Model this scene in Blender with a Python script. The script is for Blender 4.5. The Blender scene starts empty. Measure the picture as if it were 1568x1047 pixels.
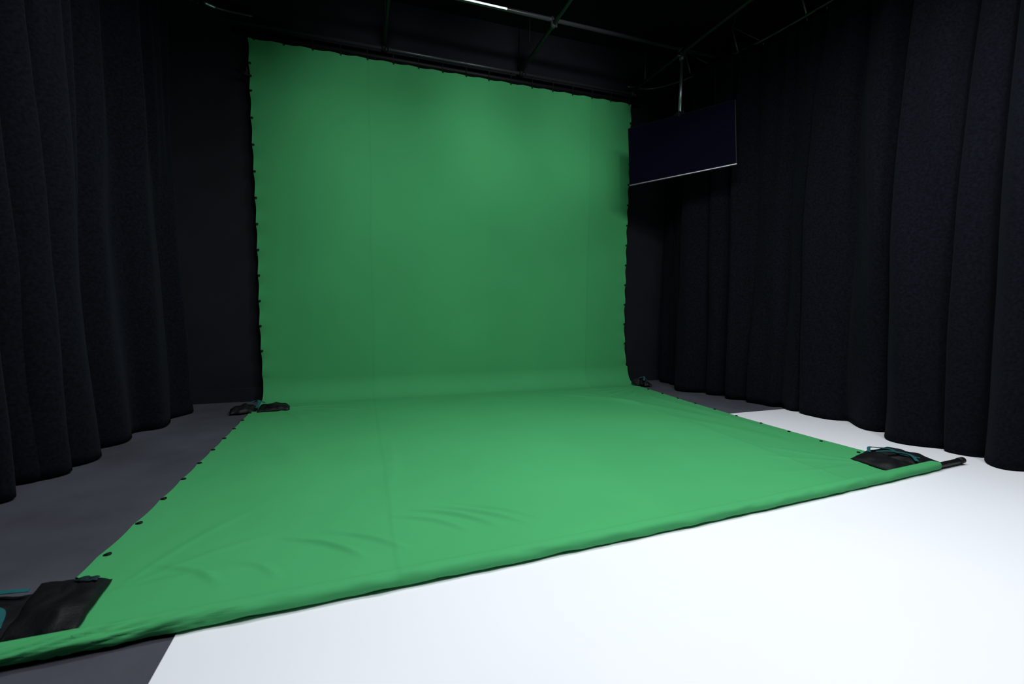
import bpy, bmesh, math, random
import numpy as np
from mathutils import Vector, Matrix, noise
random.seed(7)
C = bpy.context
S = C.scene
try:
    S.view_settings.view_transform = 'Standard'
    S.view_settings.look = 'None'
except Exception as e:
    print(e)

# ---------------------------------------------------------------- helpers
def mat(name, col, rough=.8, metal=0, spec=.3, noise_s=None, noise_amt=.15, bump=None, bump_s=200, coat=0, sheen=0, emit=None, es=0):
    m = bpy.data.materials.new(name); m.use_nodes = True
    nt = m.node_tree; b = nt.nodes['Principled BSDF']
    b.inputs['Base Color'].default_value = (*col, 1)
    b.inputs['Roughness'].default_value = rough
    b.inputs['Metallic'].default_value = metal
    b.inputs['Specular IOR Level'].default_value = spec
    b.inputs['Coat Weight'].default_value = coat
    if sheen:
        b.inputs['Sheen Weight'].default_value = sheen
        b.inputs['Sheen Roughness'].default_value = .5
        b.inputs['Sheen Tint'].default_value = (.7, .78, 1, 1)
    if emit:
        b.inputs['Emission Color'].default_value = (*emit, 1)
        b.inputs['Emission Strength'].default_value = es
    tc = nt.nodes.new('ShaderNodeTexCoord')
    if noise_s:
        n = nt.nodes.new('ShaderNodeTexNoise'); n.inputs['Scale'].default_value = noise_s
        n.inputs['Detail'].default_value = 6
        nt.links.new(tc.outputs['Object'], n.inputs['Vector'])
        r = nt.nodes.new('ShaderNodeMapRange')
        r.inputs[1].default_value = .3; r.inputs[2].default_value = .7
        r.inputs[3].default_value = 1 - noise_amt; r.inputs[4].default_value = 1 + noise_amt
        nt.links.new(n.outputs['Fac'], r.inputs[0])
        mx = nt.nodes.new('ShaderNodeVectorMath'); mx.operation = 'SCALE'
        mx.inputs[0].default_value = col
        nt.links.new(r.outputs[0], mx.inputs['Scale'])
        nt.links.new(mx.outputs[0], b.inputs['Base Color'])
    if bump:
        n2 = nt.nodes.new('ShaderNodeTexNoise'); n2.inputs['Scale'].default_value = bump_s
        n2.inputs['Detail'].default_value = 4
        nt.links.new(tc.outputs['Object'], n2.inputs['Vector'])
        bp = nt.nodes.new('ShaderNodeBump'); bp.inputs['Strength'].default_value = bump
        bp.inputs['Distance'].default_value = .005
        nt.links.new(n2.outputs['Fac'], bp.inputs['Height'])
        nt.links.new(bp.outputs[0], b.inputs['Normal'])
    return m

def link(o, parent=None):
    C.collection.objects.link(o)
    if parent: o.parent = parent
    return o

def mesh_obj(name, verts, faces, m, smooth=True, parent=None):
    me = bpy.data.meshes.new(name); me.from_pydata([tuple(v) for v in verts], [], faces); me.update()
    o = bpy.data.objects.new(name, me)
    if m: me.materials.append(m)
    if smooth:
        me.polygons.foreach_set('use_smooth', [True]*len(me.polygons))
    return link(o, parent)

def grid_faces(nr, nc):
    return [(i*nc+j, i*nc+j+1, (i+1)*nc+j+1, (i+1)*nc+j) for i in range(nr-1) for j in range(nc-1)]

def box(name, lo, hi, m, parent=None, bevel=0, rot=None):
    bm = bmesh.new(); bmesh.ops.create_cube(bm, size=1)
    c = [(a+b)/2 for a, b in zip(lo, hi)]; d = [b-a for a, b in zip(lo, hi)]
    bmesh.ops.scale(bm, vec=d, verts=bm.verts)
    if bevel:
        bmesh.ops.bevel(bm, geom=bm.edges[:], offset=bevel, segments=3, affect='EDGES', profile=.5)
    me = bpy.data.meshes.new(name); bm.to_mesh(me); bm.free()
    me.materials.append(m)
    o = bpy.data.objects.new(name, me); o.location = c
    if rot: o.rotation_euler = rot
    return link(o, parent)

def tube_data(pts, r, n=14, closed=False):
    pts = [Vector(p) for p in pts]; vs = []; fs = []
    L = len(pts); up = None
    for i, p in enumerate(pts):
        if closed: t = pts[(i+1) % L]-pts[i-1]
        else: t = pts[min(i+1, L-1)]-pts[max(i-1, 0)]
        t.normalize()
        if up is None:
            up = Vector((0, 0, 1)) if abs(t.z) < .9 else Vector((1, 0, 0))
        a = t.cross(up).normalized(); b = a.cross(t).normalized(); up = b
        rr = r[i] if isinstance(r, (list, tuple)) else r
        for k in range(n):
            th = 2*math.pi*k/n
            vs.append(p+a*math.cos(th)*rr+b*math.sin(th)*rr)
    rng = L if closed else L-1
    for i in range(rng):
        for k in range(n):
            i2 = (i+1) % L
            fs.append((i*n+k, i*n+(k+1) % n, i2*n+(k+1) % n, i2*n+k))
    if not closed:
        fs.append(tuple(range(n))[::-1]); fs.append(tuple((L-1)*n+k for k in range(n)))
    return vs, fs

def tube(name, pts, r, m, parent=None, n=14, closed=False):
    v, f = tube_data(pts, r, n, closed)
    return mesh_obj(name, v, f, m, True, parent)

def multi(name, parts, m, parent=None, smooth=True):
    V = []; F = []
    for v, f in parts:
        o = len(V); V += list(v); F += [tuple(i+o for i in q) for q in f]
    return mesh_obj(name, V, F, m, smooth, parent)

def empty(name, loc=(0, 0, 0)):
    e = bpy.data.objects.new(name, None); e.location = (0, 0, 0); e.empty_display_size = .2
    return link(e)

def spline(pts, n):
    P = [Vector(p) for p in pts]; P = [P[0]*2-P[1]]+P+[P[-1]*2-P[-2]]
    out = []; seg = len(P)-3
    for i in range(n):
        u = i/(n-1)*seg; k = min(int(u), seg-1); t = u-k
        a, b, c, d = P[k:k+4]
        out.append(.5*((2*b)+(-a+c)*t+(2*a-5*b+4*c-d)*t*t+(-a+3*b-3*c+d)*t**3))
    return out

# ---------------------------------------------------------------- materials
M_black = mat('wall_black_paint', (.0075, .0085, .0120), .75, spec=.2, noise_s=3, noise_amt=.15, bump=.1, bump_s=90)
M_ceil = mat('ceiling_black', (.003, .003, .0034), .9, spec=.1, noise_s=2, noise_amt=.3)
M_grey = mat('floor_grey_paint', (.067, .070, .086), .6, spec=.3, noise_s=2.2, noise_amt=.2, bump=.15, bump_s=35)
M_white = mat('floor_white_vinyl', (.83, .84, .875), .5, spec=.25, noise_s=1.5, noise_amt=.012)
M_curt = mat('curtain_black_velour', (.0056, .0063, .0094), .95, spec=.01, noise_s=55, noise_amt=.35, bump=.7, bump_s=300, sheen=.025)
M_pipe = mat('pipe_black_metal', (.038, .039, .043), .32, metal=.4, spec=.5)
M_steel = mat('steel', (.42, .43, .47), .3, metal=.9)
M_blkplastic = mat('black_plastic', (.006, .006, .007), .55, spec=.25)
M_screen = mat('tv_screen_glass', (.0016, .0016, .0080), .7, spec=.03)
M_silver = mat('silver_trim', (.35, .35, .40), .35, metal=.8)
M_bag = mat('sandbag_black_nylon', (.0045, .005, .006), .55, spec=.25, noise_s=30, noise_amt=.25, bump=.3, bump_s=120)
M_teal = mat('teal_webbing', (.008, .095, .10), .7, noise_s=60)
M_label = mat('teal_print', (.006, .022, .024), .7)
M_highlight = mat('pipe_highlight_glow', (.8, .8, .8), .6, emit=(.9, .95, 1), es=1.0)  # emissive, stands in for the bright highlight on a pipe

# green cloth: four seamed drops, stitched seams
M_green = bpy.data.materials.new('green_chroma_cloth'); M_green.use_nodes = True
nt = M_green.node_tree; b = nt.nodes['Principled BSDF']
b.inputs['Roughness'].default_value = .85; b.inputs['Specular IOR Level'].default_value = .15
tc = nt.nodes.new('ShaderNodeTexCoord'); sp = nt.nodes.new('ShaderNodeSeparateXYZ')
nt.links.new(tc.outputs['Object'], sp.inputs[0])
mr = nt.nodes.new('ShaderNodeMapRange')
mr.inputs[1].default_value = -1.2; mr.inputs[2].default_value = 3.8
nw = nt.nodes.new('ShaderNodeTexNoise'); nw.inputs['Scale'].default_value = .7
nt.links.new(tc.outputs['Object'], nw.inputs['Vector'])
mw = nt.nodes.new('ShaderNodeMath'); mw.operation = 'MULTIPLY_ADD'; mw.inputs[1].default_value = .06
nt.links.new(nw.outputs['Fac'], mw.inputs[0]); nt.links.new(sp.outputs['X'], mw.inputs[2])
ms = nt.nodes.new('ShaderNodeMath'); ms.operation = 'SUBTRACT'; ms.inputs[1].default_value = .03
nt.links.new(mw.outputs[0], ms.inputs[0])
nt.links.new(ms.outputs[0], mr.inputs[0])
cr = nt.nodes.new('ShaderNodeValToRGB'); cr.color_ramp.interpolation = 'LINEAR'
el = cr.color_ramp.elements
def pc(k): return (.060*k, .356*k, .126*k, 1)
el[0].position = 0; el[0].color = pc(1)
el[1].position = 1; el[1].color = pc(.94)
for sx, k0, k1 in [(.13, 1, 1.005), (1.52, 1.005, .985), (2.92, .985, .94)]:
    p = (sx+1.2)/5
    for q, k in [(p-.0012, k0), (p-.0006, k0*.94), (p+.0002, k1*.945), (p+.0008, k1*1.012), (p+.005, k1*1.01), (p+.0056, k1)]:
        e = el.new(q); e.color = pc(k)
nt.links.new(mr.outputs[0], cr.inputs[0])
n = nt.nodes.new('ShaderNodeTexNoise'); n.inputs['Scale'].default_value = 1.3; n.inputs['Detail'].default_value = 5
nt.links.new(tc.outputs['Object'], n.inputs['Vector'])
r2 = nt.nodes.new('ShaderNodeMapRange'); r2.inputs[1].default_value = .3; r2.inputs[2].default_value = .7
r2.inputs[3].default_value = .965; r2.inputs[4].default_value = 1.035
nt.links.new(n.outputs['Fac'], r2.inputs[0])
vm = nt.nodes.new('ShaderNodeVectorMath'); vm.operation = 'SCALE'
nt.links.new(cr.outputs[0], vm.inputs[0]); nt.links.new(r2.outputs[0], vm.inputs['Scale'])
nt.links.new(vm.outputs[0], b.inputs['Base Color'])
n2 = nt.nodes.new('ShaderNodeTexNoise'); n2.inputs['Scale'].default_value = 260
nt.links.new(tc.outputs['Object'], n2.inputs['Vector'])
bp = nt.nodes.new('ShaderNodeBump'); bp.inputs['Strength'].default_value = .15; bp.inputs['Distance'].default_value = .002
nt.links.new(n2.outputs['Fac'], bp.inputs['Height']); nt.links.new(bp.outputs[0], b.inputs['Normal'])

# ---------------------------------------------------------------- room shell
XL, XR, YB, YF, ZC = -2.35, 4.75, 5.62, -3.0, 4.55
box('floor', (XL-.1, YF-.1, -.12), (XR+.1, YB+.1, -.006), M_grey)
box('floor_white_panel', (-.60, YF, -.0058), (XR, 3.60, 0.0), M_white)
box('wall_back', (XL-.1, YB, 0), (XR+.1, YB+.1, ZC), M_black)
box('wall_left', (XL-.1, YF, 0), (XL, YB, ZC), M_black)
box('wall_right', (XR, YF, 0), (XR+.1, YB, ZC), M_black)
box('wall_front', (XL-.1, YF-.1, 0), (XR+.1, YF, ZC), M_black)
box('ceiling', (XL-.1, YF-.1, ZC), (XR+.1, YB+.1, ZC+.1), M_ceil)
box('baseboard_back', (XL, YB-.018, -.006), (XR, YB, .15), M_black, bevel=.004)

# ---------------------------------------------------------------- green backdrop
backdrop = empty('green_screen_backdrop')
HT = 3.82; YW = 5.5; RC = .25
def yfront(x): return 1.715+.03*x+.006*x*x
prof = []
zs = np.concatenate([np.linspace(HT, RC, 150)])
for z in zs: prof.append(('w', YW, z))
for k in range(1, 30):
    a = math.pi/2*k/30
    prof.append(('c', YW-RC+RC*math.cos(a), .012+(RC-.012)*(1-math.sin(a))))
ys0 = YW-RC
NF = 360
for k in range(NF): prof.append(('f', k/(NF-1), .012))
RH = .027
for k in range(1, 20):
    a = math.pi*1.25*k/19
    prof.append(('h', a, 0))
ridges = []
def rd(x0, y0, x1, y1, w, h): ridges.append((x0, y0, x1, y1, w, h))
for (x, y, l, h) in [(-.82, 2.13, .34, .010), (-.34, 2.20, .40, .018), (-.18, 2.22, .42, .014),
                  (.14, 2.28, .40, .015), (.24, 2.32, .46, .019), (.33, 2.34, .55, .017), (.46, 2.33, .50, .013), (-.55, 2.07, .26, .010)]:
    rd(x, y, x+l*.84, y-l*.62, .0105, h)
for a, l, h in [(195, .7, .010), (180, .9, .008), (210, .8, .011), (228, .7, .009), (165, .5, .008), (250, .8, .008)]:
    rd(3.5, 5.12, 3.5+l*math.cos(math.radians(a)), 5.12+l*math.sin(math.radians(a)), .016, h)
for a, l, h in [(-15, .8, .010), (5, .6, .008), (-35, .7, .009), (-60, .7, .008)]:
    rd(-.85, 5.02, -.85+l*math.cos(math.radians(a)), 5.02+l*math.sin(math.radians(a)), .016, h)
for a, l, h in [(150, .7, .008), (175, .8, .007), (130, .7, .008)]:
    rd(3.4, 2.1, 3.4+l*math.cos(math.radians(a)), 2.1+l*math.sin(math.radians(a)), .018, h)
for a, l, h in [(30, .6, .004), (60, .7, .004), (0, .5, .007)]:
    rd(-.9, 1.98, -.9+l*math.cos(math.radians(a)), 1.98+l*math.sin(math.radians(a)), .015, h)
rd(2.6, 4.9, 3.3, 3.2, .05, .014); rd(2.2, 5.0, 3.0, 4.2, .04, .009); rd(3.25, 4.6, 3.42, 2.6, .05, .012); rd(2.9, 3.6, 3.3, 2.5, .05, .010)
rd(-.9, 4.4, -.3, 3.0, .06, .008); rd(.2, 3.6, .12, 2.5, .03, .005)
RA = np.array(ridges)
def ridge_h(X, Y):
    H = np.zeros_like(X)
    for x0, y0, x1, y1, w, h in RA:
        dx, dy = x1-x0, y1-y0; L2 = dx*dx+dy*dy
        t = ((X-x0)*dx+(Y-y0)*dy)/L2; tc_ = np.clip(t, 0, 1)
        bend = .03*np.sin(tc_*3.1)
        px = x0+tc_*dx-dy/math.sqrt(L2)*bend; py = y0+tc_*dy+dx/math.sqrt(L2)*bend
        d2 = (X-px)**2+(Y-py)**2
        ww = w*(1+.8*tc_)
        H += h*np.exp(-d2/(ww*ww))*(np.sin(np.clip(tc_, .02, .98)*math.pi)**.5)
    return H
NX = 440
V = []
for kind, a, bb in prof:
    for j in range(NX):
        f = j/(NX-1)
        if kind == 'w':
            z = bb; fl = max(0, (.9-z)/.9)
            xl = -1.055+.03*fl; xr = 3.522+.07*fl**1.5
            ph = (z-3.56)/.272*math.pi
            xl += .010*abs(math.sin(ph)) - .004; xr -= .010*abs(math.sin(ph)) - .004
            if z < 3.0: xl += .012*math.sin((3.0-z)*1.2); xr -= .01*math.sin((3.0-z)*1.2)
        elif kind == 'c':
            t = (YW-a)/RC
            xl = -1.031+.015*math.sin(t*3.1)-.02*t; xr = 3.588-.03*t
        elif kind == 'f':
            yy = ys0+(yfront(0)-ys0)*a
            xl = -1.056-.065*a**6+.008*abs(math.sin((yy-2.29)/.29*math.pi)); xr = 3.56-.05*min(1, a*3)+.04*a+.15*a**6
        else:
            xl = -1.22; xr = 3.72
        x = xl+(xr-xl)*f
        if kind == 'w':
            n1 = noise.noise(Vector((x*.9, bb*.5, 3)))*.018 + noise.noise(Vector((x*4, bb*.8, 9)))*.004
            y = a+n1*min(1, (HT-bb)*2+.1); z = bb
            if bb > HT-.25:
                k = (bb-(HT-.25))/.25
                z -= .010*k*abs(math.sin(x/.28*math.pi))
                y -= .006*k*math.sin(x/.28*2*math.pi)
            edge = min(x-xl, xr-x)
            y -= .010*math.exp(-edge/.05)*math.sin((bb-3.56)/.272*2*math.pi)
            V.append((x, y, z))
        elif kind == 'c':
            t = (YW-a)/RC
            n1 = noise.noise(Vector((x*.9, RC*.5, 3)))*.018*(1-t)+noise.noise(Vector((x*4, RC*.8, 9)))*.004*(1-t)
            V.append((x, a+n1, bb+.004*math.sin(t*3.1)*noise.noise(Vector((x*6, 1, 1)))*2))
        elif kind == 'f':
            y1 = yfront(x)+.02
            y = ys0+(y1-ys0)*a
            z = .012+min(1, a*12)*(.004*(noise.noise(Vector((x*1.6, y*1.6, 5)))+1)*.8+.0015*noise.noise(Vector((x*8, y*5, 2))))
            V.append((x, y, z))
        else:
            yc = yfront(x)
            pk = noise.noise(Vector((x*9, a*.8, 4)))*.006+noise.noise(Vector((x*3, a*.5, 14)))*.004
            if x < -.3: pk += noise.noise(Vector((x*16+a*3, a*1.2, 4)))*.014*min(1, (-.3-x)*2)
            r = RH+pk
            V.append((x, yc-r*math.sin(a), RH+.003+r*math.cos(a)))
V = np.array(V); n0 = (150+29)*NX; n1_ = n0+NF*NX
X, Y = V[n0:n1_, 0], V[n0:n1_, 1]
V[n0:n1_, 2] += ridge_h(X, Y)*np.clip((ys0-Y)*8, 0, 1)
for i in range(NF):
    sl = slice(n0+i*NX, n0+(i+1)*NX)
    d = V[sl, 1]-(V[n1_-NX:n1_, 1])
    k = np.exp(-(d/.045)**2)
    V[sl, 2] = V[sl, 2]*(1-k)+(RH*2+.003)*k
V[:, 2] = np.maximum(V[:, 2], .004)
cloth = mesh_obj('green_cloth', V, grid_faces(len(prof), NX), M_green, True, backdrop)
tube('hem_bar', [(-1.3, yfront(-1.3), RH+.002), (0, yfront(0), RH+.002), (1.3, yfront(1.3), RH+.002), (2.6, yfront(2.6), RH+.002), (3.7, yfront(3.7), RH+.002), (4.02, yfront(3.95), RH+.002)], .018, M_blkplastic, backdrop)
tube('hem_bar_cap', [(3.98, yfront(3.93), RH+.002), (4.03, yfront(3.96), RH+.002)], .022, M_blkplastic, backdrop)
tube('top_bar', [(-1.2, YW+.01, HT+.035), (1.2, YW+.01, HT+.035), (3.66, YW+.01, HT+.035)], .022, M_blkplastic, backdrop)
tube('support_bar', [(-1.25, YW-.02, HT+.12), (1.2, YW-.02, HT+.12), (3.7, YW-.02, HT+.12)], .020, M_pipe, backdrop)
parts = []
def torus(c, R, r, ax):
    pts = []
    for k in range(14):
        t = 2*math.pi*k/14
        if ax == 'y': pts.append(Vector(c)+Vector((R*math.cos(t), 0, R*math.sin(t))))
        else: pts.append(Vector(c)+Vector((R*math.cos(t), R*math.sin(t), 0)))
    return tube_data(pts, r, 8, True)
def ball(c, r, sc=(1, 1, 1)):
    bm = bmesh.new(); bmesh.ops.create_uvsphere(bm, u_segments=10, v_segments=7, radius=r)
    v = [Vector((p.co.x*sc[0], p.co.y*sc[1], p.co.z*sc[2]))+Vector(c) for p in bm.verts]
    f = [tuple(q.index for q in fc.verts) for fc in bm.faces]; bm.free(); return v, f
z = 3.56
while z > .35:
    fl = max(0, (.9-z)/.9); s_ = .012*math.sin((3.0-z)*1.2) if z < 3 else 0
    for x in (-1.055+.03*fl+s_, 3.522+.07*fl**1.5-s_*.8):
        sg = 1 if x < 0 else -1
        parts.append(torus((x+sg*.012, YW-.012, z), .008, .004, 'y'))
        parts.append(ball((x+sg*.008, YW-.012, z), .010, (1.2, .5, 1)))
    z -= .272
y = 2.29
while y < 5.0:
    for x in (-1.052, 3.53):
        sg = 1 if x < 0 else -1
        parts.append(torus((x+sg*.010, y, .020), .008, .004, 'z'))
        if x < 0: parts.append(ball((x+.004, y, .018), .011, (1.2, 1, .4)))
    y += .29
multi('edge_grommets', parts, M_blkplastic, backdrop)
parts = []
x = -1.0
while x < 3.55:
    parts.append(torus((x, YW-.01, HT-.018), .008, .003, 'y'))
    pts = [(x, YW-.012, HT-.015), (x-.005, YW-.02, HT+.02), (x, YW-.035, HT+.10), (x, YW-.02, HT+.147), (x+.004, YW+.008, HT+.1), (x, YW-.004, HT-.015)]
    parts.append(tube_data(spline(pts, 16), .0025, 6))
    x += .28
multi('top_ties', parts, M_blkplastic, backdrop)
v = [tube_data([(-1.17, YW-.03, 3.46), (-1.09, YW-.03, 3.44), (-1.03, YW-.02, 3.43)], [.010, .013, .008], 10),
     tube_data([(-1.12, YW-.03, 3.53), (-1.08, YW-.03, 3.50), (-1.06, YW-.03, 3.46)], [.008, .012, .010], 10),
     ball((-1.08, YW-.03, 3.455), .020)]
multi('edge_clamp', v, M_blkplastic, backdrop)

# ---------------------------------------------------------------- curtains
def curtain(name, path, inward, top, bottom, period, amp, seed, hem_lift=.012, rows=56, drift=.08, pr_=(1.0, 2.0)):
    L = sum((Vector(path[i+1])-Vector(path[i])).length for i in range(len(path)-1))
    N = int(L/.010)
    P = spline([(p[0], p[1], 0) for p in path], N)
    rn = random.Random(seed)
    knots = [0]
    while knots[-1] < L+1: knots.append(knots[-1]+period*rn.uniform(.4, 1.7))
    amps = [rn.uniform(.35, 1.3) for _ in knots]
    pw = [rn.uniform(*pr_) for _ in knots]
    sk = [rn.uniform(.7, 1.4) for _ in knots]
    V = []
    S_ = np.linspace(0, L, N)
    T = []
    for i in range(N):
        t = P[min(i+1, N-1)]-P[max(i-1, 0)]; t.normalize(); T.append(t)
    for r in range(rows):
        fz = r/(rows-1); zz = top+(bottom-top)*fz
        for i in range(N):
            sw = S_[i]+drift*noise.noise(Vector((S_[i]*.6, fz*1.4, seed)))+.05*noise.noise(Vector((S_[i]*3, fz*2, seed+5)))
            k = max(0, int(np.searchsorted(knots, max(sw, 0), side='right'))-1); k = min(k, len(knots)-2)
            u = (sw-knots[k])/(knots[k+1]-knots[k]); u = min(max(u, 0), 1)
            us = u**sk[k]
            g = max(0, math.sin(us*math.pi))**pw[k]
            A = amp*amps[k]
            pl = (.5-.5*math.cos(sw*2*math.pi/(period*.45)+seed))*.7
            kt = math.exp(-fz*6)
            off = A*g*(1-.5*kt)+amp*pl*kt*.55
            off += amp*.15*math.sin(sw*19+3*noise.noise(Vector((sw*.8, fz*1.8, seed+9))))
            off += amp*.5*noise.noise(Vector((sw*1.7, fz*1.2, seed+3)))
            off += .016*noise.noise(Vector((sw*6, fz*5, seed+2)))
            off *= (.85+.2*fz)
            tang = -amp*.25*amps[k]*math.sin(u*2*math.pi)*(.5+.5*fz)
            t = T[i]; nrm = Vector((-t.y, t.x, 0))*inward
            p = P[i]+nrm*off+t*tang
            zr = zz
            if r == rows-1: zr = bottom+hem_lift*(.5+.5*noise.noise(Vector((sw*2, 0, seed))))
            V.append((p.x, p.y, zr))
    o = mesh_obj(name, V, grid_faces(rows, N), M_curt, True)
    md = o.modifiers.new('thickness', 'SOLIDIFY'); md.thickness = .004
    return o
cr_path = [(4.22, 5.50), (4.16, 5.1), (4.14, 4.6), (4.33, 4.1), (4.42, 3.5), (4.44, 2.8), (4.44, 2.2), (4.43, 1.5), (4.46, .8), (4.46, 0), (4.46, -1.2)]
curtain('blackout_curtain', cr_path, -1, 4.0, .004, .36, .22, 11, pr_=(.8, 1.6))
cl_path = [(-1.68, 5.20), (-1.76, 4.7), (-1.86, 4.1), (-1.99, 3.6)]
curtain('blackout_curtain', cl_path, 1, 4.0, .004, .25, .19, 23, drift=.14)
cl_path2 = [(-2.03, 3.62), (-2.08, 3.2), (-2.13, 2.5), (-2.15, 1.6), (-2.15, .6), (-2.15, -1.2)]
curtain('blackout_curtain', cl_path2, 1, 4.0, .004, .30, .22, 31)

# ---------------------------------------------------------------- overhead grid
grid = empty('overhead_pipe_grid')
ZG = 3.97; rp = .020
def pipe(n, p, q, m=M_pipe, r=rp): return tube(n, [p, tuple((Vector(p)+Vector(q))/2), q], r, m, grid)
for i, x in enumerate((-1.4, .30, 1.93, 3.52)):
    pipe('depth_pipe_%d' % i, (x, -2.6, ZG+.0), (x, 5.30 if x < 0 else 5.55, ZG+.0))
for i, y in enumerate((-.9, .9, 2.7, 4.50)):
    pipe('cross_pipe_%d' % i, (-1.6, y, ZG+.045), (4.0, y, ZG+.045))
cp = []
def coupler(c):
    x, y, z = c
    return [tube_data([(x-.03, y, z+.045), (x+.03, y, z+.045)], .032, 14), tube_data([(x, y-.03, z), (x, y+.03, z)], .032, 14),
            tube_data([(x+.035, y, z+.07), (x+.035, y, z-.02)], .008, 8)]
for x in (-1.4, .30, 1.93, 3.52):
    for y in (.9, 2.7, 4.5): cp += coupler((x, y, ZG))
multi('pipe_couplers', cp, M_pipe, grid)
hg = []
for x in (.30, 1.93, 3.52, -1.4):
    for y in (.5, 3.3, 5.2):
        hg.append(tube_data([(x, y, ZG), (x, y, ZC)], .007, 8))
multi('hanger_rods', hg, M_pipe, grid)
cp = []
for x in (.30, 1.93, 3.52):
    cp.append(tube_data([(x, YW-.06, ZG-.03), (x, YW+.02, ZG-.03)], .034, 14)); cp.append(ball((x+.02, YW-.05, ZG-.05), .028))
multi('bar_clamps', cp, M_blkplastic, grid)
tube('pipe_highlight', [(.70, 4.475, ZG+.035), (1.0, 4.475, ZG+.035), (1.42, 4.475, ZG+.035)], .008, M_highlight, grid)  # glowing strip added as the highlight along the cross pipe, no lamp

rail = empty('curtain_track')
pr = spline([(3.45, 5.50, 4.03), (3.8, 5.42, 4.03), (4.05, 5.05, 4.03), (4.12, 4.6, 4.03), (4.25, 4.1, 4.03), (4.32, 3.5, 4.03), (4.36, 2.6, 4.03), (4.37, 1, 4.03), (4.37, -1.2, 4.03)], 90)
tube('rail', pr, .015, M_pipe, rail, 10)
hk = []
for i, p in enumerate(pr):
    if i > 12 and i % 3 == 0:
        hk.append(tube_data([p+Vector((0, 0, -.015)), p+Vector((.01, 0, -.05))], .005, 6))
multi('rail_gliders', hk, M_pipe, rail)
st = []
for (x, y) in ((4.02, 4.95), (4.18, 4.35), (4.3, 3.6), (4.35, 2.4)):
    st.append(tube_data([(x, y, 4.04), (x-.05, y+.05, 4.3), (x-.02, y, ZC)], .010, 8))
    st.append(tube_data([(x-.05, y+.05, 4.32), (x+.18, y-.2, 4.06)], .008, 8))
multi('rail_hangers', st, M_pipe, rail)

rail2 = empty('curtain_track')
pr = spline([(-1.0, 5.50, 4.03), (-1.35, 5.45, 4.03), (-1.55, 5.2, 4.03), (-1.66, 4.7, 4.03), (-1.78, 4.1, 4.03), (-1.93, 3.5, 4.03), (-2.05, 2.5, 4.03), (-2.06, -1.2, 4.03)], 80)
tube('rail', pr, .015, M_pipe, rail2, 10)
tube('rail_joiner', pr[10:15], .019, M_steel, rail2, 10)
multi('rail_gliders', [tube_data([p+Vector((0, 0, -.015)), p+Vector((-.01, 0, -.05))], .005, 6) for i, p in enumerate(pr) if i > 14 and i % 2 == 0], M_pipe, rail2)
multi('rail_hangers', [tube_data([(x, y, 4.04), (x, y, ZC)], .008, 8) for x, y in ((-1.85, 3.8), (-2.05, 2.5), (-2.06, 0))], M_pipe, rail2)

# ---------------------------------------------------------------- television on a drop pole
tv = empty('hanging_television')
ux = Vector((.74, -.92, .075)).normalized()
nrm = Vector((-.92, -.74, 0)).normalized()
uz = nrm.cross(ux); uz = uz if uz.z > 0 else -uz; uz.normalize()
Mx = Matrix((ux, -nrm, uz)).transposed().to_4x4(); Mx.translation = Vector((3.52, 4.48, 2.952))
def local(o): o.matrix_world = Mx @ Matrix.Translation(o.location); o.parent = tv
W2, H2 = .595, .345
local(box('housing', (-W2, .004, -H2), (W2, .045, H2), M_blkplastic, bevel=.006))
local(box('screen_panel', (-W2+.008, -.002, -H2+.016), (W2-.008, .010, H2-.008), M_screen, bevel=.002))
local(box('bottom_trim', (-W2, -.004, -H2-.004), (W2, .03, -H2+.006), M_silver, bevel=.002))
local(box('rear_bulge', (-.35, .04, -.25), (.35, .085, .12), M_blkplastic, bevel=.015))
local(box('mount_plate', (-.20, .08, -.15), (.20, .10, .15), M_pipe, bevel=.004))
local(box('mount_arm', (-.04, .09, -.10), (.04, .15, .42), M_blkplastic, bevel=.006))
tube('drop_pole', [(3.53, 4.50, 3.25), (3.53, 4.50, 3.6), (3.52, 4.49, ZG)], .018, M_steel, tv)
box('pole_bracket', (3.50, 4.48, 3.27), (3.60, 4.58, 3.33), M_blkplastic, tv, bevel=.006)
multi('pole_collar', [tube_data([(3.52, 4.49, ZG-.08), (3.52, 4.49, ZG+.03)], .030, 14), tube_data([(3.46, 4.49, ZG-.03), (3.58, 4.49, ZG-.03)], .016, 10)], M_pipe, tv)

# ---------------------------------------------------------------- sandbags
def pillow(corners, h, seed, base=.006, n=34):
    c = [Vector((p[0], p[1], 0)) for p in corners]; V = []
    for side in (1, 0):
        for i in range(n):
            for j in range(n):
                u = i/(n-1); v = j/(n-1)
                p = c[0]*(1-u)*(1-v)+c[1]*u*(1-v)+c[2]*u*v+c[3]*(1-u)*v
                e = (max(0, 4*u*(1-u))**.45)*(max(0, 4*v*(1-v))**.45)
                nn = noise.noise(Vector((p.x*9, p.y*9, seed)))*.55+noise.noise(Vector((p.x*22, p.y*16, seed+3)))*.3
                z = base+(h*e*(1+nn) if side else 0)+.004
                z += 0 if side else -.002
                q = p+Vector((noise.noise(Vector((u*4, v*4, seed))), noise.noise(Vector((u*4, v*4, seed+7))), 0))*.012
                V.append((q.x, q.y, max(z, base)))
    F = grid_faces(n, n); m2 = n*n
    F = F+[tuple(k+m2 for k in f)[::-1] for f in F]
    ring = [j for j in range(n)]+[i*n+n-1 for i in range(1, n)]+[(n-1)*n+j for j in range(n-2, -1, -1)]+[i*n for i in range(n-2, 0, -1)]
    for a in range(len(ring)):
        p, q = ring[a], ring[(a+1) % len(ring)]
        F.append((q, p, p+m2, q+m2))
    return V, F
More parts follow.
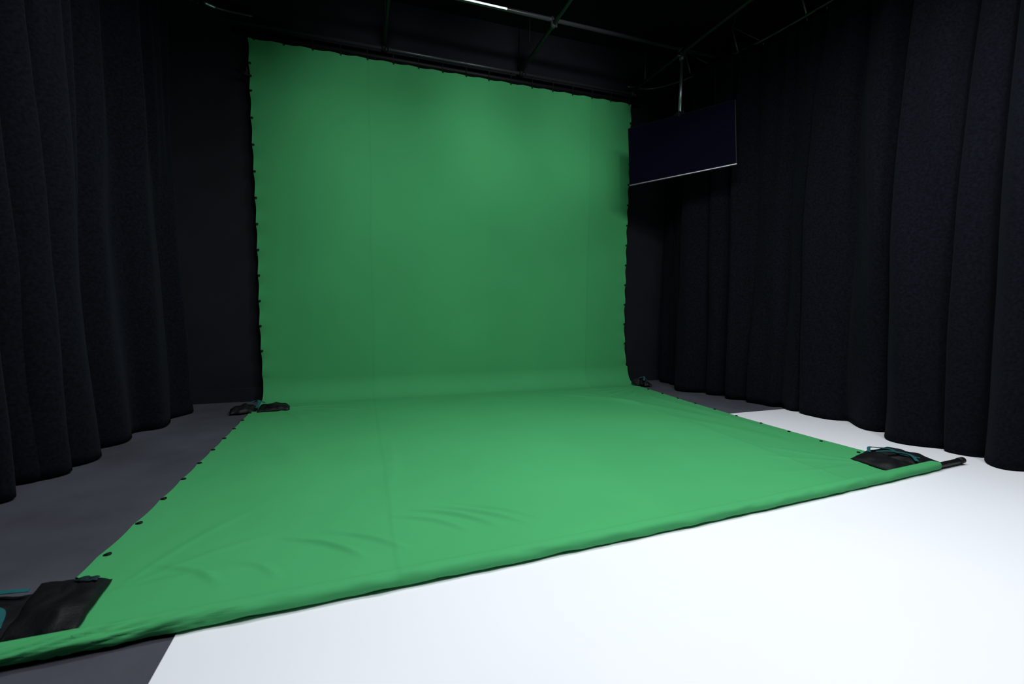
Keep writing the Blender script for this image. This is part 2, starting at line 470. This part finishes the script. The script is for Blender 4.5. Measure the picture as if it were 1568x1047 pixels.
def strap(pts, w=.022, th=.003):
    P = spline(pts, 40); V = []; F = []
    for i, p in enumerate(P):
        t = (P[min(i+1, 39)]-P[max(i-1, 0)]).normalized()
        a = t.cross(Vector((0, 0, 1))); a = a.normalized() if a.length > .05 else Vector((1, 0, 0))
        nz = a.cross(t).normalized()
        for sx, sz in ((-1, -1), (1, -1), (1, 1), (-1, 1)): V.append(p+a*w/2*sx+nz*th/2*sz)
    for i in range(39):
        for k in range(4): F.append((i*4+k, i*4+(k+1) % 4, (i+1)*4+(k+1) % 4, (i+1)*4+k))
    F += [(3, 2, 1, 0), (156, 157, 158, 159)]
    return V, F
def sandbag(pouches, straps):
    e = empty('sandbag')
    for i, (c, h, base, sd) in enumerate(pouches):
        v, f = pillow(c, h, sd, base)
        mesh_obj('pouch_%d' % (i+1), v, f, M_bag, True, e)
    for i, (p, w) in enumerate(straps):
        v, f = strap(p, w); mesh_obj('strap_%d' % (i+1), v, f, M_teal, False, e)
    return e
b1 = sandbag([([(-1.17, 2.11), (-.93, 2.06), (-.90, 1.755), (-1.10, 1.77)], .035, .022, 1),
              ([(-1.52, 2.00), (-1.15, 2.05), (-1.07, 1.79), (-1.50, 1.74)], .048, .014, 4)],
             [([(-1.40, 1.97, .055), (-1.30, 2.00, .070), (-1.20, 1.99, .072), (-1.145, 2.00, .062)], .022),
              ([(-1.36, 1.86, .065), (-1.24, 1.89, .080), (-1.15, 1.87, .072), (-1.12, 1.80, .05)], .020)])
lbl, lf = pillow([(-1.03, 2.045), (-.955, 2.03), (-.95, 2.00), (-1.025, 2.015)], .003, 2, .058, 8)
mesh_obj('printed_label', lbl, lf, M_label, True, b1)
sandbag([([(3.30, 2.20), (3.56, 2.26), (3.60, 1.95), (3.30, 1.90)], .040, .020, 8),
         ([(3.54, 2.27), (3.80, 2.28), (3.84, 1.95), (3.56, 1.92)], .042, .020, 12)],
        [([(3.46, 2.18, .065), (3.52, 2.22, .08), (3.60, 2.22, .07), (3.64, 2.16, .075), (3.60, 2.06, .072), (3.66, 1.98, .065)], .020),
         ([(3.50, 2.16, .07), (3.56, 2.10, .085), (3.62, 2.02, .08), (3.58, 1.95, .06)], .020)])
sandbag([([(-1.00, 5.14), (-.72, 5.12), (-.70, 4.92), (-.98, 4.90)], .05, .02, 15),
         ([(-1.27, 5.12), (-1.02, 5.18), (-1.00, 4.96), (-1.22, 4.92)], .06, .01, 18)],
        [([(-1.05, 5.12, .08), (-1.00, 5.06, .11), (-.98, 5.0, .09), (-.99, 4.93, .06)], .026),
         ([(-1.10, 5.04, .08), (-1.02, 5.10, .10), (-.94, 5.06, .08)], .022)])
sandbag([([(3.50, 5.26), (3.66, 5.28), (3.68, 5.16), (3.52, 5.14)], .085, .03, 21),
         ([(3.62, 5.28), (3.76, 5.26), (3.74, 5.12), (3.64, 5.14)], .06, .01, 24)],
        [([(3.56, 5.20, .10), (3.60, 5.18, .13), (3.66, 5.18, .11), (3.70, 5.16, .08)], .02),
         ([(3.62, 5.24, .11), (3.66, 5.20, .13), (3.62, 5.14, .09)], .02)])

# ---------------------------------------------------------------- lights
def studio_light(loc, target, size, power, col=(.93, .96, 1), spot=None, blend=.6):
    e = empty('studio_light_panel')
    loc = Vector(loc); d = (Vector(target)-loc).normalized()
    q = d.to_track_quat('-Z', 'Y')
    if spot:
        ld = bpy.data.lights.new('panel_light', 'SPOT'); ld.spot_size = math.radians(spot); ld.spot_blend = blend; ld.shadow_soft_size = .07
    else:
        ld = bpy.data.lights.new('panel_light', 'AREA'); ld.shape = 'RECTANGLE'; ld.size = size[0]; ld.size_y = size[1]
    ld.energy = power; ld.color = col
    lo = bpy.data.objects.new('panel_light', ld); link(lo, e); lo.location = loc; lo.rotation_mode = 'QUATERNION'; lo.rotation_quaternion = q
    hb = box('panel_housing', (-size[0]/2-.02, -size[1]/2-.02, .01), (size[0]/2+.02, size[1]/2+.02, .07), M_blkplastic, bevel=.008)
    hb.matrix_world = Matrix.LocRotScale(loc, q, None) @ Matrix.Translation((0, 0, .04+(.06 if spot else 0))); hb.parent = e
    top = loc-d*.07
    tube('yoke', [top, (top.x, top.y, (top.z+ZG)/2), (top.x, top.y, ZG+.03)], .012, M_pipe, e)
for x, y, p in ((.3, .9, 40), (1.93, .9, 42), (3.1, .6, 38), (.3, 2.5, 38), (1.93, 2.4, 42), (2.6, 1.7, 28)):
    studio_light((x, y, 3.78), (x, y+.0, 0), (.6, .45), p)
studio_light((.3, 3.3, 3.80), (.45, 5.5, 3.20), (.3, .2), 46, spot=74, blend=.85)
studio_light((1.9, 3.1, 3.80), (2.10, 5.5, 3.5), (.3, .2), 74, spot=68, blend=.85)
studio_light((2.3, 2.9, 3.80), (2.95, 5.5, 3.4), (.3, .2), 26, spot=44, blend=.9)
studio_light((.6, 1.4, 3.6), (-1.95, 3.4, 2.0), (.4, .3), 110, spot=60, blend=.8, col=(.88, .93, 1))  # unseen extra light, added to bring out the left curtain folds

w = bpy.data.worlds.new('world'); S.world = w; w.use_nodes = True
w.node_tree.nodes['Background'].inputs[0].default_value = (.02, .022, .03, 1)
w.node_tree.nodes['Background'].inputs[1].default_value = .2

# ---------------------------------------------------------------- camera
yaw, pit, rol = [math.radians(a) for a in (18.58, 4.79, -.55)]
f = Vector((math.sin(yaw)*math.cos(pit), math.cos(yaw)*math.cos(pit), -math.sin(pit)))
r = Vector((math.cos(yaw), -math.sin(yaw), 0)); d = f.cross(r)
c, s = math.cos(rol), math.sin(rol)
rr = c*r+s*d; dd = -s*r+c*d
cam = bpy.data.cameras.new('camera'); co = bpy.data.objects.new('camera', cam); link(co)
Mc = Matrix((rr, -dd, -f)).transposed().to_4x4(); Mc.translation = Vector((0, 0, 1.1)); co.matrix_world = Mc
cam.sensor_width = 36; cam.lens = 688.2/1568*36; cam.clip_start = .05
cam.dof.use_dof = True; cam.dof.focus_distance = 5.0; cam.dof.aperture_fstop = 3.2
S.camera = co
